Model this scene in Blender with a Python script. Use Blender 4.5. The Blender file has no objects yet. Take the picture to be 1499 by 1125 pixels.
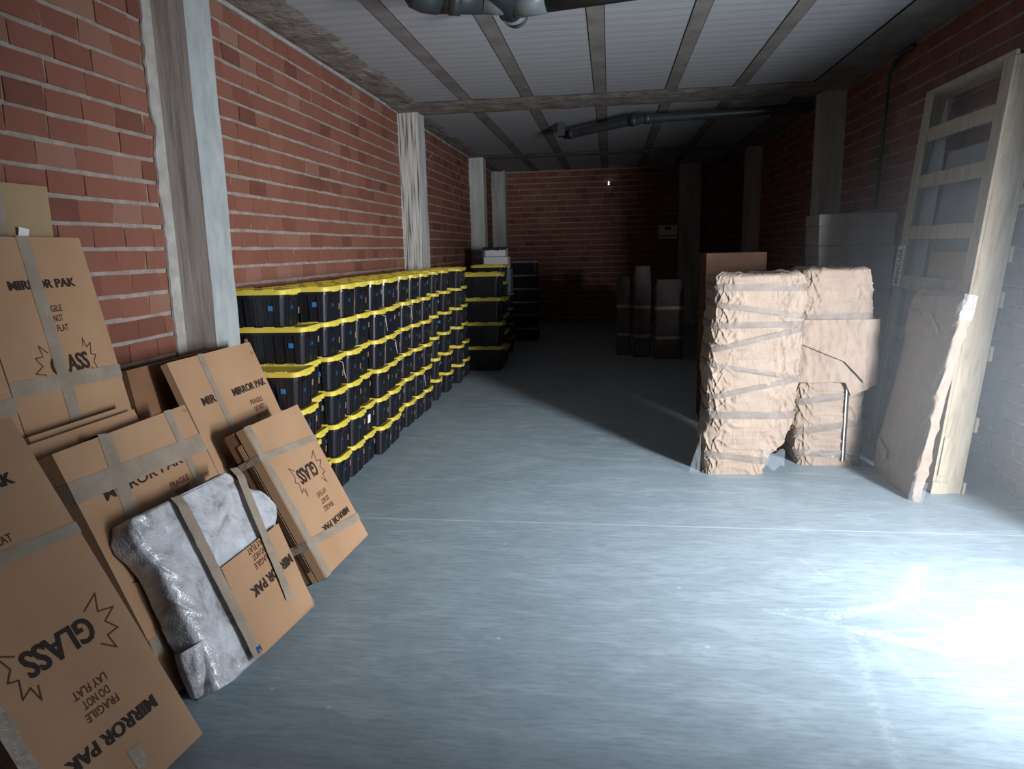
import bpy, bmesh, math, random
from mathutils import Vector, Matrix, noise
random.seed(7)
scene = bpy.context.scene
COL = scene.collection
R = math.radians

# ------------------------------------------------------------------ camera
CAM_H = 1.70
F_PX = 1050.0
def _n(v): return v.normalized()
_Y = _n(Vector((143.5, -201.5, F_PX)))
_v = _n(Vector((135.0, 5618.0, F_PX))); _v = _n(_v - _Y * _v.dot(_Y))
_Z = -_v
_X = _Y.cross(_Z)
right = Vector((_X[0], _Y[0], _Z[0])); down = Vector((_X[1], _Y[1], _Z[1])); fwd = Vector((_X[2], _Y[2], _Z[2]))
cd = bpy.data.cameras.new('camera'); cam = bpy.data.objects.new('camera', cd); COL.objects.link(cam)
cd.sensor_width = 36.0; cd.lens = F_PX * 36.0 / 1499.0; cd.clip_start = 0.05; cd.clip_end = 100
up = -down; back = -fwd
cam.matrix_world = Matrix(((right.x, up.x, back.x, 0), (right.y, up.y, back.y, 0), (right.z, up.z, back.z, CAM_H), (0, 0, 0, 1)))
scene.camera = cam

# ------------------------------------------------------------------ world, lights, exposure
w = bpy.data.worlds.new('world'); scene.world = w; w.use_nodes = True
w.node_tree.nodes['Background'].inputs[0].default_value = (0.55, 0.72, 1.0, 1)
w.node_tree.nodes['Background'].inputs[1].default_value = 0.6
def area(name, loc, target, sx, sy, power, col, spread=180):
    l = bpy.data.lights.new(name, 'AREA'); l.shape = 'RECTANGLE'; l.size = sx; l.size_y = sy
    l.energy = power; l.color = col; l.spread = R(spread)
    o = bpy.data.objects.new(name, l); COL.objects.link(o); o.location = loc
    d = Vector(target) - Vector(loc); o.rotation_euler = d.to_track_quat('-Z', 'Y').to_euler()
    return o
DAY = (0.94, 1.0, 1.07)
# daylight arriving through the open doorway in the right-hand wall, close to the camera
area('daylight_bright', (3.02, 1.66, 1.46), (-0.2, 5.80, 0.40), 0.40, 1.20, 182, DAY, 94)
area('daylight_sky', (2.82, 1.5, 1.30), (0.0, 2.0, 1.1), 2.4, 2.3, 42, DAY)
scene.view_settings.view_transform = 'Standard'
scene.view_settings.look = 'None'
scene.view_settings.gamma = 1.0
scene.view_settings.use_curve_mapping = False
scene.view_settings.exposure = 0.0

# added haze volume imitating lens glare, densest just inside the doorway
def build_haze():
    hm = bpy.data.materials.new('glare_scatter'); hm.use_nodes = True; nt = hm.node_tree; nt.nodes.clear(); N = nt.nodes.new; L = nt.links.new
    vs = N('ShaderNodeVolumeScatter'); vs.inputs['Anisotropy'].default_value = 0.0; vs.inputs['Color'].default_value = (.84, .93, 1, 1)
    out = N('ShaderNodeOutputMaterial'); L(vs.outputs[0], out.inputs['Volume'])
    tc = N('ShaderNodeTexCoord'); mp = N('ShaderNodeMapping'); L(tc.outputs['Object'], mp.inputs[0])
    mp.inputs['Location'].default_value = (0, 0, 0)
    ln = N('ShaderNodeVectorMath'); ln.operation = 'LENGTH'; L(mp.outputs[0], ln.inputs[0])
    mr = N('ShaderNodeMapRange'); mr.interpolation_type = 'SMOOTHERSTEP'; L(ln.outputs['Value'], mr.inputs['Value'])
    mr.inputs['From Min'].default_value = 0.0; mr.inputs['From Max'].default_value = 1.0; mr.inputs['To Min'].default_value = HAZE; mr.inputs['To Max'].default_value = 0.0
    L(mr.outputs[0], vs.inputs['Density'])
    me = bpy.data.meshes.new('glare_haze'); bm = bmesh.new(); bmesh.ops.create_icosphere(bm, subdivisions=4, radius=1)
    for v in bm.verts:          # keep it inside the room
        v.co.x = min(v.co.x, .30 / 1.9); v.co.z = max(v.co.z, -.93 / 2.15)
    bm.to_mesh(me); bm.free()
    me.materials.append(hm); o = bpy.data.objects.new('glare_haze', me); COL.objects.link(o)
    o.location = (2.33, 3.3, .94); o.scale = (1.9, 2.6, 2.15); o['kind'] = 'stuff'; o['label'] = 'added haze imitating lens glare at the lower right near the doorway'; o['category'] = 'haze'
HAZE = 0.06
build_haze()

# ------------------------------------------------------------------ material helpers
def mat(name, col, rough=0.7, spec=0.3, metal=0.0):
    m = bpy.data.materials.new(name); m.use_nodes = True
    b = m.node_tree.nodes['Principled BSDF']
    b.inputs['Base Color'].default_value = (*col, 1); b.inputs['Roughness'].default_value = rough
    b.inputs['Specular IOR Level'].default_value = spec; b.inputs['Metallic'].default_value = metal
    return m
class NT:
    def __init__(s, m): s.t = m.node_tree; s.b = s.t.nodes['Principled BSDF']
    def new(s, k, **kw):
        n = s.t.nodes.new(k)
        for a, v in kw.items(): setattr(n, a, v)
        return n
    def link(s, a, b): s.t.links.new(a, b)
    def coord(s, scale=(1, 1, 1), rot=(0, 0, 0), loc=(0, 0, 0)):
        c = s.new('ShaderNodeTexCoord'); mp = s.new('ShaderNodeMapping')
        mp.inputs['Scale'].default_value = scale; mp.inputs['Rotation'].default_value = rot; mp.inputs['Location'].default_value = loc
        s.link(c.outputs['Object'], mp.inputs[0]); return mp.outputs[0]
    def noise(s, vec, scale, detail=4, rough=0.55, dist=0.0):
        n = s.new('ShaderNodeTexNoise'); n.inputs['Scale'].default_value = scale; n.inputs['Detail'].default_value = detail
        n.inputs['Roughness'].default_value = rough; n.inputs['Distortion'].default_value = dist
        s.link(vec, n.inputs['Vector']); return n.outputs['Fac']
    def ramp(s, fac, stops):
        r = s.new('ShaderNodeValToRGB'); e = r.color_ramp.elements
        while len(e) < len(stops): e.new(0.5)
        for i, (p, c) in enumerate(stops):
            e[i].position = p; e[i].color = (*c, 1) if len(c) == 3 else c
        s.link(fac, r.inputs[0]); return r.outputs[0]
    def mix(s, fac, a, b, mode='MIX'):
        n = s.new('ShaderNodeMix'); n.data_type = 'RGBA'; n.blend_type = mode
        for k, v in ((0, fac), (6, a), (7, b)):
            if isinstance(v, (int, float)): n.inputs[k].default_value = v
            elif isinstance(v, tuple): n.inputs[k].default_value = (*v, 1)
            else: s.link(v, n.inputs[k])
        return n.outputs[2]
    def math(s, op, a, b=0.0, c=0.0, clamp=False):
        n = s.new('ShaderNodeMath'); n.operation = op; n.use_clamp = clamp
        for i, v in enumerate((a, b, c)):
            if isinstance(v, (int, float)): n.inputs[i].default_value = v
            else: s.link(v, n.inputs[i])
        return n.outputs[0]
    def color(s, c): s.link(c, s.b.inputs['Base Color'])
    def bump(s, h, strength=0.3, dist=0.01):
        n = s.new('ShaderNodeBump'); n.inputs['Strength'].default_value = strength; n.inputs['Distance'].default_value = dist
        s.link(h, n.inputs['Height']); s.link(n.outputs[0], s.b.inputs['Normal'])

def noisy(name, c1, c2, scale=6, rough=0.8, spec=0.2, bump=0.2, bdist=0.004, bscale=None, stretch=(1, 1, 1), detail=5):
    m = mat(name, c1, rough, spec); t = NT(m); v = t.coord(stretch)
    f = t.noise(v, scale, detail); t.color(t.ramp(f, [(0.3, c1), (0.7, c2)]))
    if bump: t.bump(t.noise(v, bscale or scale * 6, 4), bump, bdist)
    return m

# brick: hue per brick from a colour attribute
m_brick = mat('brick', (.4, .15, .09), .9, .15); t = NT(m_brick)
at_ = t.new('ShaderNodeAttribute'); at_.attribute_name = 'tone'
v = t.coord(); f1 = t.noise(v, 7, 6, .65); f2 = t.noise(v, 60, 3)
base = t.ramp(at_.outputs['Fac'], [(0.0, (.105, .032, .021)), (.25, (.175, .055, .035)), (.7, (.225, .080, .052)), (1.0, (.27, .14, .10))])
dust = t.mix(t.math('MULTIPLY', f1, .38), base, (.30, .17, .13))
t.color(t.mix(t.math('MULTIPLY', f2, .25), dust, (.22, .08, .05)))
t.bump(t.noise(t.coord((1, 1, 1)), 45, 5, .7), .5, .006)
m_mortar = noisy('mortar', (.24, .195, .165), (.38, .32, .27), 14, .95, .1, .7, .012, 50)
m_plaster = noisy('cement_smear', (.30, .27, .24), (.44, .42, .39), 9, .95, .1, .6, .01, 30)
m_conc = mat('concrete_column', (.45, .45, .43), .85, .2); t = NT(m_conc); v = t.coord((1, 1, .12))
g = t.noise(v, 9, 6, .6); fine = t.noise(t.coord(), 40, 4)
t.color(t.mix(t.math('MULTIPLY', fine, .35), t.ramp(g, [(.28, (.30, .28, .25)), (.5, (.48, .48, .46)), (.75, (.60, .62, .61))]), (.33, .31, .28)))
t.bump(g, .5, .01)
m_conc_shaded = mat('shaded_formwork_concrete', (.3, .27, .24), .9, .15); t = NT(m_conc_shaded); v = t.coord((6, 6, .35))  # board-marked concrete, browner and darker to paint the dimmer front face
g = t.noise(v, 5, 6, .6)
t.color(t.ramp(g, [(.3, (.20, .165, .14)), (.5, (.31, .27, .24)), (.75, (.38, .34, .31))])); t.bump(g, .6, .008)
m_lit_face = mat('lit_column_face', (.6, .63, .64), .8, .2); t = NT(m_lit_face); g = t.noise(t.coord((1, 1, .5)), 12, 6, .6)  # same column, paler tint painting the side turned to the doorway light
t.color(t.ramp(g, [(.3, (.30, .32, .315)), (.6, (.38, .40, .39)), (.8, (.44, .45, .44))])); t.bump(g, .3, .006)
m_streak = mat('streaked_column', (.5, .48, .43), .9, .15); t = NT(m_streak); g = t.noise(t.coord((14, 14, .55)), 3.2, 3, .5)
t.color(t.ramp(g, [(.36, (.10, .09, .08)), (.44, (.36, .34, .31)), (.55, (.50, .48, .44)), (.8, (.56, .54, .50))])); t.bump(g, .5, .01)
m_beam = noisy('rough_cement_band', (.16, .135, .115), (.34, .31, .28), 5, .95, .1, .9, .02, 16)
m_joist = noisy('precast_joist', (.17, .155, .14), (.27, .25, .23), 4, .9, .1, .4, .006, 30)
m_gap = mat('dark_joint', (.02, .02, .02), .9, .05)
# ceiling panels: pale concrete with fine lines running across the room
m_ceil = mat('ceiling_panel', (.5, .5, .52), .9, .15); t = NT(m_ceil); v = t.coord()
wv = t.new('ShaderNodeTexWave'); wv.bands_direction = 'Y'; wv.inputs['Scale'].default_value = 1.9; wv.inputs['Distortion'].default_value = 1.2
wv.inputs['Detail'].default_value = 3; wv.inputs['Detail Scale'].default_value = 2.0
t.link(t.coord((.35, 1, 1)), wv.inputs['Vector'])
st = t.noise(t.coord((.7, 14, 1)), 3, 4)
c0 = t.ramp(wv.outputs['Fac'], [(0.0, (.34, .345, .36)), (.12, (.38, .385, .40)), (1.0, (.42, .425, .44))])
t.color(t.mix(t.math('MULTIPLY', st, .45), c0, (.34, .34, .36)))
t.bump(st, .4, .01)

# floor: power-floated concrete, saw cut, dusty scuffs
m_floor = mat('floor_concrete', (.25, .28, .27), .5, .35); t = NT(m_floor)
co = t.coord(); big = t.noise(co, .9, 6, .6, .4); mid = t.noise(t.coord((.5, 1.6, 1), (0, 0, .25)), 5, 7, .65, .8); fin = t.noise(t.coord((.4, 2.2, 1)), 22, 5, .7)
fl = t.ramp(big, [(.3, (.25, .315, .355)), (.7, (.32, .395, .44))])
fl = t.mix(t.math('MULTIPLY', t.ramp(mid, [(.46, (0, 0, 0)), (.68, (1, 1, 1))]), .55), fl, (.42, .50, .555))
fl = t.mix(t.math('MULTIPLY', t.ramp(fin, [(.35, (1, 1, 1)), (.55, (0, 0, 0))]), .38), fl, (.15, .185, .205))
sep = t.new('ShaderNodeSeparateXYZ'); t.link(co, sep.inputs[0]); X_, Y_ = sep.outputs[0], sep.outputs[1]
wob = t.math('MULTIPLY', t.math('SUBTRACT', t.noise(co, 4.0, 4), .5), .09)
wob2 = t.math('MULTIPLY', t.math('SUBTRACT', t.noise(co, 45, 3), .5), .02)
def seg(ax, ay, bx, by, wd, soft, gain, wobble=True):
    """worn chalky streak from a to b"""
    dx, dy = bx - ax, by - ay; L2 = dx * dx + dy * dy
    x = t.math('ADD', t.math('SUBTRACT', X_, ax), wob) if wobble else t.math('SUBTRACT', X_, ax)
    y = t.math('ADD', t.math('SUBTRACT', Y_, ay), wob2) if wobble else t.math('SUBTRACT', Y_, ay)
    h = t.math('DIVIDE', t.math('ADD', t.math('MULTIPLY', x, dx), t.math('MULTIPLY', y, dy)), L2, clamp=True)
    ex = t.math('SUBTRACT', x, t.math('MULTIPLY', h, dx)); ey = t.math('SUBTRACT', y, t.math('MULTIPLY', h, dy))
    d = t.math('SQRT', t.math('ADD', t.math('MULTIPLY', ex, ex), t.math('MULTIPLY', ey, ey)))
    return t.math('MULTIPLY', t.math('DIVIDE', t.math('SUBTRACT', wd + soft, d), soft, clamp=True), gain)
streaks = [(-3, 4.265, 3, 4.275, .003, .004, .8, False), (-.9, 4.45, 1.2, 4.47, .002, .004, .25, False),
           (1.02, 3.22, 1.45, 3.42, .012, .035, .8), (1.40, 3.40, 1.62, 3.78, .02, .05, .6), (.72, 3.25, 1.10, 3.12, .006, .015, .5), (.72, 3.26, 1.2, 3.30, .004, .012, .5),
           (1.10, 3.10, 1.32, 3.00, .02, .03, .9), (1.32, 3.0, 1.40, 2.95, .012, .02, .9), (1.10, 3.09, 1.95, 3.22, .006, .012, .8), (1.2, 3.03, 2.1, 3.20, .004, .01, .6),
           (1.45, 2.99, 1.60, 3.01, .02, .03, .8), (1.05, 3.05, .94, 2.15, .008, .03, .35), (1.12, 3.05, 1.2, 2.7, .008, .02, .3), (1.03, 3.85, 1.12, 3.6, .006, .01, .4),
           (1.05, 3.78, 1.6, 3.80, .004, .01, .4), (1.3, 3.45, 1.6, 3.15, .008, .02, .35), (.9, 3.4, 1.7, 3.50, .004, .012, .35), (-.95, 4.0, -1.5, 3.75, .006, .03, .2), (.2, 4.9, .6, 5.0, .01, .03, .25)]
acc = None
for s_ in streaks:
    if len(s_) > 7: continue
    q = seg(*s_[:7]); acc = q if acc is None else t.math('MAXIMUM', acc, q)
cut = t.math('MAXIMUM', seg(*streaks[0][:7], wobble=False), seg(*streaks[1][:7], wobble=False))
fl = t.mix(t.math('MULTIPLY', cut, .8), fl, (.55, .63, .68))
brk = t.ramp(t.noise(co, 38, 4, .7), [(.40, (.05, .05, .05)), (.58, (1, 1, 1))])
fl = t.mix(t.math('MULTIPLY', t.math('MULTIPLY', acc, brk), .5), fl, (.66, .75, .80))
spk = t.new('ShaderNodeTexVoronoi'); spk.inputs['Scale'].default_value = 3.2; t.link(co, spk.inputs['Vector'])
fl = t.mix(t.math('MULTIPLY', t.math('LESS_THAN', spk.outputs['Distance'], .035), .5), fl, (.6, .62, .6))
t.color(fl)
t.link(t.ramp(mid, [(.3, (.42, .42, .42)), (.7, (.58, .58, .58))]), t.b.inputs['Roughness'])
t.bump(fin, .12, .003)

m_card = mat('cardboard', (.4, .22, .11), .85, .15); t = NT(m_card); v = t.coord()
oi = t.new('ShaderNodeObjectInfo')
fl1 = t.noise(t.coord((1, 40, 1)), 3, 3); bl = t.noise(v, 3, 5)
c0 = t.ramp(bl, [(.3, (.36, .21, .118)), (.7, (.42, .256, .148))])
t.color(t.mix(t.math('MULTIPLY', fl1, .18), c0, (.27, .15, .08))); t.bump(bl, .25, .01)
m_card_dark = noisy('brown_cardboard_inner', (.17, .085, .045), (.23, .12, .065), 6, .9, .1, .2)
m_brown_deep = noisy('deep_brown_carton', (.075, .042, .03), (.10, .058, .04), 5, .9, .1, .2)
m_card_pale = noisy('buff_cardboard', (.30, .21, .115), (.35, .25, .14), 4, .85, .15, .15)
m_ink = mat('black_ink', (.035, .022, .018), .7, .2)
m_ink_brown = mat('brown_ink', (.10, .035, .02), .7, .2)
m_tape = mat('packing_tape', (.34, .27, .20), .28, .5); t = NT(m_tape); v = t.coord()
w1 = t.noise(v, 9, 4); t.color(t.ramp(w1, [(.3, (.25, .195, .145)), (.7, (.33, .27, .21))])); t.bump(t.noise(t.coord((1, 1, 1)), 28, 4, .6, 1.2), .55, .008)
m_tape_kraft = mat('brown_tape_on_kraft', (.42, .33, .26), .55, .25); t = NT(m_tape_kraft); v = t.coord()
w1 = t.noise(v, 14, 4); t.color(t.ramp(w1, [(.3, (.155, .125, .105)), (.7, (.205, .168, .145))])); t.bump(t.noise(v, 24, 4, .6, 1.0), .25, .008)
m_kraft = mat('kraft_paper', (.6, .43, .31), .75, .25); t = NT(m_kraft); v = t.coord()
w1 = t.noise(v, 5, 5); t.color(t.ramp(w1, [(.3, (.255, .195, .152)), (.7, (.32, .245, .192))]))
cr = t.noise(t.coord((1, 1, .6)), 11, 5, .55, 2.2); t.bump(cr, .5, .026)
m_bubble = mat('bubble_wrap', (.6, .62, .66), .22, .6); t = NT(m_bubble); v = t.coord()
vo = t.new('ShaderNodeTexVoronoi'); vo.inputs['Scale'].default_value = 95; t.link(v, vo.inputs['Vector'])
cr = t.noise(v, 8, 7, .65, .7)
t.color(t.ramp(cr, [(.36, (.27, .245, .23)), (.47, (.44, .44, .455)), (.72, (.64, .655, .69))]))
hh = t.math('ADD', t.math('MULTIPLY', vo.outputs['Distance'], -.35), t.math('MULTIPLY', cr, 1.1)); t.bump(hh, .55, .010)
t.b.inputs['Coat Weight'].default_value = .5; t.b.inputs['Coat Roughness'].default_value = .12
m_film = mat('clear_plastic_film', (.5, .54, .58), .2, .5); m_film.node_tree.nodes['Principled BSDF'].inputs['Alpha'].default_value = .16
m_tote = mat('black_plastic', (.011, .011, .014), .33, .5); t = NT(m_tote); t.bump(t.noise(t.coord(), 30, 3), .08, .003)
m_lid = noisy('yellow_plastic', (.60, .46, .055), (.68, .54, .09), 4, .42, .4, .05)
m_lid_grey = noisy('grey_plastic_lid', (.16, .17, .17), (.2, .21, .21), 4, .5, .3, .05)
m_blue = mat('blue_sticker', (.03, .15, .35), .5, .3); t = NT(m_blue)
ck = t.new('ShaderNodeTexChecker'); ck.inputs['Scale'].default_value = 160; t.link(t.coord(), ck.inputs['Vector'])
t.color(t.mix(t.math('MULTIPLY', ck.outputs['Fac'], .5), (.01, .05, .115), (.03, .085, .15)))
m_blue_b = mat('bright_blue_sticker', (.03, .16, .36), .5, .3)
m_orange = noisy('orange_tag', (.27, .14, .07), (.32, .20, .12), 40, .6, .3, 0)
m_white = noisy('white_paper', (.70, .70, .70), (.78, .78, .78), 8, .7, .2, 0)
m_zip = mat('white_zip_tie', (.8, .8, .82), .4, .4)
m_pvc = noisy('dark_grey_pvc', (.022, .027, .03), (.035, .042, .046), 5, .4, .45, .05)
m_pvc_l = noisy('grey_pvc_sleeve', (.10, .115, .12), (.16, .18, .19), 5, .3, .5, .05)
m_pine = mat('rough_pine', (.5, .42, .33), .75, .2); t = NT(m_pine); g = t.noise(t.coord((6, 6, .7)), 5, 5, .6, .8)
t.color(t.ramp(g, [(.3, (.30, .24, .175)), (.5, (.40, .33, .245)), (.7, (.47, .40, .30))])); t.bump(g, .3, .004)
m_greywrap = noisy('grey_plastic_wrap', (.22, .24, .25), (.30, .32, .33), 3, .4, .4, .3, .01, 10)
m_carton_grey = noisy('greyish_carton', (.30, .27, .26), (.36, .33, .32), 3, .85, .15, .15)
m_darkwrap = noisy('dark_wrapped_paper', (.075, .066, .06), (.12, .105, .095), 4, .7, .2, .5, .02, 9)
m_metal = mat('brushed_grey_metal', (.45, .45, .45), .4, .5, .6)
m_glow = mat('spot_glow', (1, 1, 1), .5); m_glow.node_tree.nodes['Principled BSDF'].inputs['Emission Color'].default_value = (1, 1, 1, 1); m_glow.node_tree.nodes['Principled BSDF'].inputs['Emission Strength'].default_value = 6

# ------------------------------------------------------------------ mesh helpers
class MB:
    def __init__(s): s.v = []; s.f = []; s.m = []; s.tone = []; s.sm = []
    def quad(s, pts, mi=0, tone=0.5, smooth=False):
        b = len(s.v); s.v += [tuple(p) for p in pts]; s.f.append(tuple(range(b, b + len(pts)))); s.m.append(mi); s.tone.append(tone); s.sm.append(smooth)
    def box(s, lo, hi, mi=0, tone=0.5, M=None, jit=0.0):
        P = [Vector((x, y, z)) for z in (lo[2], hi[2]) for y in (lo[1], hi[1]) for x in (lo[0], hi[0])]
        if jit: P = [p + Vector([random.uniform(-jit, jit) for _ in range(3)]) for p in P]
        if M: P = [M @ p for p in P]
        b = len(s.v); s.v += [tuple(p) for p in P]
        for f in ((0, 2, 3, 1), (4, 5, 7, 6), (0, 1, 5, 4), (2, 6, 7, 3), (0, 4, 6, 2), (1, 3, 7, 5)):
            s.f.append(tuple(b + i for i in f)); s.m.append(mi); s.tone.append(tone); s.sm.append(False)
    def grid(s, fn, nu, nv, mi=0, wrap_u=False, smooth=True):
        b = len(s.v); U = nu if wrap_u else nu + 1
        for j in range(nv + 1):
            for i in range(U): s.v.append(tuple(fn(i / nu, j / nv)))
        for j in range(nv):
            for i in range(nu):
                a = b + j * U + i; c = b + j * U + (i + 1) % U
                s.f.append((a, c, c + U, a + U)); s.m.append(mi); s.tone.append(.5); s.sm.append(smooth)
    def rings(s, rings, mi=0, cap0=True, cap1=True, smooth=False):
        n = len(rings[0]); b = len(s.v)
        for r in rings: s.v += [tuple(p) for p in r]
        for k in range(len(rings) - 1):
            for i in range(n):
                j = (i + 1) % n
                s.f.append((b + k * n + i, b + k * n + j, b + (k + 1) * n + j, b + (k + 1) * n + i)); s.m.append(mi); s.tone.append(.5); s.sm.append(smooth)
        if cap0: s.f.append(tuple(b + i for i in reversed(range(n)))); s.m.append(mi); s.tone.append(.5); s.sm.append(False)
        if cap1: s.f.append(tuple(b + (len(rings) - 1) * n + i for i in range(n))); s.m.append(mi); s.tone.append(.5); s.sm.append(False)
    def tube(s, pts, rad, seg=16, mi=0, cap=True):
        pts = [Vector(p) for p in pts]; rr = rad if isinstance(rad, (list, tuple)) else [rad] * len(pts); rings = []
        for i, p in enumerate(pts):
            d = (pts[min(i + 1, len(pts) - 1)] - pts[max(i - 1, 0)]).normalized()
            a = d.cross(Vector((0, 0, 1)) if abs(d.z) < .9 else Vector((1, 0, 0))).normalized(); c = a.cross(d)
            rings.append([p + (a * math.cos(k * 2 * math.pi / seg) + c * math.sin(k * 2 * math.pi / seg)) * rr[i] for k in range(seg)])
        s.rings(rings, mi, cap, cap, True)
    def mesh(s, name, mats):
        me = bpy.data.meshes.new(name); me.from_pydata(s.v, [], s.f)
        for m in (mats if isinstance(mats, (list, tuple)) else [mats]): me.materials.append(m)
        me.polygons.foreach_set('material_index', s.m); me.polygons.foreach_set('use_smooth', s.sm)
        a = me.attributes.new('tone', 'FLOAT', 'FACE'); a.data.foreach_set('value', s.tone)
        me.update()
        bm = bmesh.new(); bm.from_mesh(me); bmesh.ops.recalc_face_normals(bm, faces=bm.faces); bm.to_mesh(me); bm.free()
        return me
    def obj(s, name, mats, parent=None, bevel=0.0):
        o = bpy.data.objects.new(name, s.mesh(name, mats)); COL.objects.link(o)
        if parent: o.parent = parent
        if bevel:
            b = o.modifiers.new('bevel', 'BEVEL'); b.width = bevel; b.segments = 2; b.limit_method = 'ANGLE'
        return o
def tag(o, label=None, cat=None, group=None, kind=None):
    if label: o['label'] = label
    if cat: o['category'] = cat
    if group: o['group'] = group
    if kind: o['kind'] = kind
    return o
def empty(name, loc=(0, 0, 0), rz=0):
    o = bpy.data.objects.new(name, None); COL.objects.link(o); o.location = loc; o.rotation_euler = (0, 0, rz); o.empty_display_size = .1
    return o
def struct(o): o['kind'] = 'structure'; return o
def nz(p, s, seed=0): return noise.noise(Vector(p) * s + Vector((seed * 7.3, seed * 3.1, seed * 1.7)))

# ------------------------------------------------------------------ room shell
XL, XR, Y0, Y1, H = -2.60, 2.65, -3.0, 16.5, 3.40
DOOR = (-0.6, 3.45, 2.95)     # doorway in the right wall: y from, y to, height
m = MB(); m.box((XL - .3, Y0 - .3, -.15), (XR + .3, Y1 + .3, 0)); struct(m.obj('floor', m_floor))
m = MB(); m.box((XL - .3, Y0 - .3, H), (XR + .3, Y1 + .3, H + .2)); struct(m.obj('ceiling', m_ceil))

def brick_wall(name, place, a0, a1, hole=None, skip=()):
    """place(a, z, d): a along the wall, d out of the wall into the room"""
    m = MB(); lays = 27; hgt = .125
    def P(lo, hi, mi, tone, jit=0):
        P8 = [Vector(place(a, z, d)) for z in (lo[1], hi[1]) for d in (lo[2], hi[2]) for a in (lo[0], hi[0])]
        if jit: P8 = [p + Vector([random.uniform(-jit, jit) for _ in range(3)]) for p in P8]
        b = len(m.v); m.v += [tuple(p) for p in P8]
        for f in ((0, 2, 3, 1), (4, 5, 7, 6), (0, 1, 5, 4), (2, 6, 7, 3), (0, 4, 6, 2), (1, 3, 7, 5)):
            m.f.append(tuple(b + i for i in f)); m.m.append(mi); m.tone.append(tone); m.sm.append(False)
    D = .012
    if hole:
        h0, h1, hz = hole
        P((a0, 0, -.25), (h0, H, -D + .006), 1, .5); P((h1, 0, -.25), (a1, H, -D + .006), 1, .5); P((h0, hz, -.25), (h1, H, -D + .006), 1, .5)
    else: P((a0, 0, -.25), (a1, H, -D + .006), 1, .5)
    for k in range(lays):
        z = k * hgt + .011; z1 = min(z + .103, H - .003)
        a = a0 - random.uniform(0, .12) + (.125 if k % 2 else 0)
        while a < a1:
            L = .25 + random.uniform(-.012, .012)
            b0, b1 = max(a + .002, a0), min(a + L - random.choice((.004, .005, .008)), a1)
            a += L
            if b1 - b0 < .03: continue
            pieces = [(b0, b1)]
            if hole and z < hole[2]:
                if b0 > hole[0] - .0 and b1 < hole[1]: continue
                if b0 < hole[0] < b1: pieces = [(b0, hole[0])]
                if b0 < hole[1] < b1: pieces = [(hole[1], b1)]
            for b0, b1 in pieces:
                if b1 - b0 < .02: continue
                r = random.random()
                tone = random.uniform(.3, .75) if r < .80 else (random.uniform(0, .2) if r < .92 else random.uniform(.8, 1))
                dd = random.uniform(-.003, .004)
                P((b0, z, -.05), (b1, z1, dd), 0, tone, .0036)
    return m.obj(name, [m_brick, m_mortar])
struct(brick_wall('wall_left', lambda a, z, d: (XL + d, a, z), Y0, Y1))
struct(brick_wall('wall_right', lambda a, z, d: (XR - d, a, z), Y0, Y1, DOOR))
struct(brick_wall('wall_back', lambda a, z, d: (a, Y1 - d, z), XL - .2, XR + .2))
struct(brick_wall('wall_front', lambda a, z, d: (a, Y0 + d, z), XL - .2, XR + .2))

tn = [0]
def trim(m, mats, bevel=0):
    tn[0] += 1; return struct(m.obj('trim_%d' % tn[0], mats, None, bevel))
def column(x0, x1, y0, y1, front, side, z1=H, seed=1):
    m = MB(); nzs = 60
    c = [(x0, y0), (x1, y0), (x1, y1), (x0, y1)]; rings = []
    n = 6
    for k in range(nzs + 1):
        z = z1 * k / nzs; ring = []
        for i in range(4):
            a, b = c[i], c[(i + 1) % 4]
            for q in range(n):
                x = a[0] + (b[0] - a[0]) * q / n; y = a[1] + (b[1] - a[1]) * q / n
                d = .0045 * nz((x * 6, y * 6, z), 3, seed); ring.append((x + d, y + d * .7, z))
        rings.append(ring)
    b0 = len(m.f); m.rings(rings, 0)
    for k in range(nzs):
        for i in range(4 * n): m.m[b0 + k * 4 * n + i] = 0 if i < n or i >= 3 * n else 1
    return trim(m, [front, side])
column(XL - .05, -2.385, 4.085, 4.37, m_conc_shaded, m_lit_face)            # nearest column on the left
column(XL - .05, -2.345, 9.02, 9.36, m_streak, m_conc, seed=2)
column(XL - .05, -2.33, 13.6, 13.9, m_conc, m_conc, seed=3)
column(XL - .05, -2.30, 16.2, 16.5, m_conc, m_conc, seed=4)
column(2.40, XR + .05, 9.0, 9.32, m_conc, m_conc, seed=5)
column(2.40, XR + .05, 13.6, 13.9, m_conc, m_conc, seed=6)
column(1.48, 1.92, 16.15, 16.5, m_conc, m_conc, seed=7)
# cement smear beside the nearest column and along the top of the left wall
def ragged(ptsA, ptsB, thick_dir, mats):
    m = MB(); n = len(ptsA); T = Vector(thick_dir)
    for i in range(n - 1):
        a, b, c, d = Vector(ptsA[i]), Vector(ptsA[i + 1]), Vector(ptsB[i + 1]), Vector(ptsB[i])
        m.quad([a + T, b + T, c + T, d + T]); m.quad([a, b, b + T, a + T]); m.quad([d, c, c + T, d + T])
    return trim(m, mats)
A_, B_ = [], []
for k in range(90):
    z = H * k / 89; A_.append((XL + .002, 4.02 - .03 * (1 + nz((0, 0, z), 6)) - .015 * nz((3, 0, z), 17), z)); B_.append((XL + .002, 4.09, z))
ragged(A_, B_, (.014, 0, 0), m_plaster)
A_, B_ = [], []
for k in range(160):
    y = Y0 + (Y1 - Y0) * k / 159; A_.append((XL + .002, y, H - .035 - .012 * nz((0, y, 0), 5))); B_.append((XL + .002, y, H - .001))
ragged(A_, B_, (.02, 0, 0), m_plaster)
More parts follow.
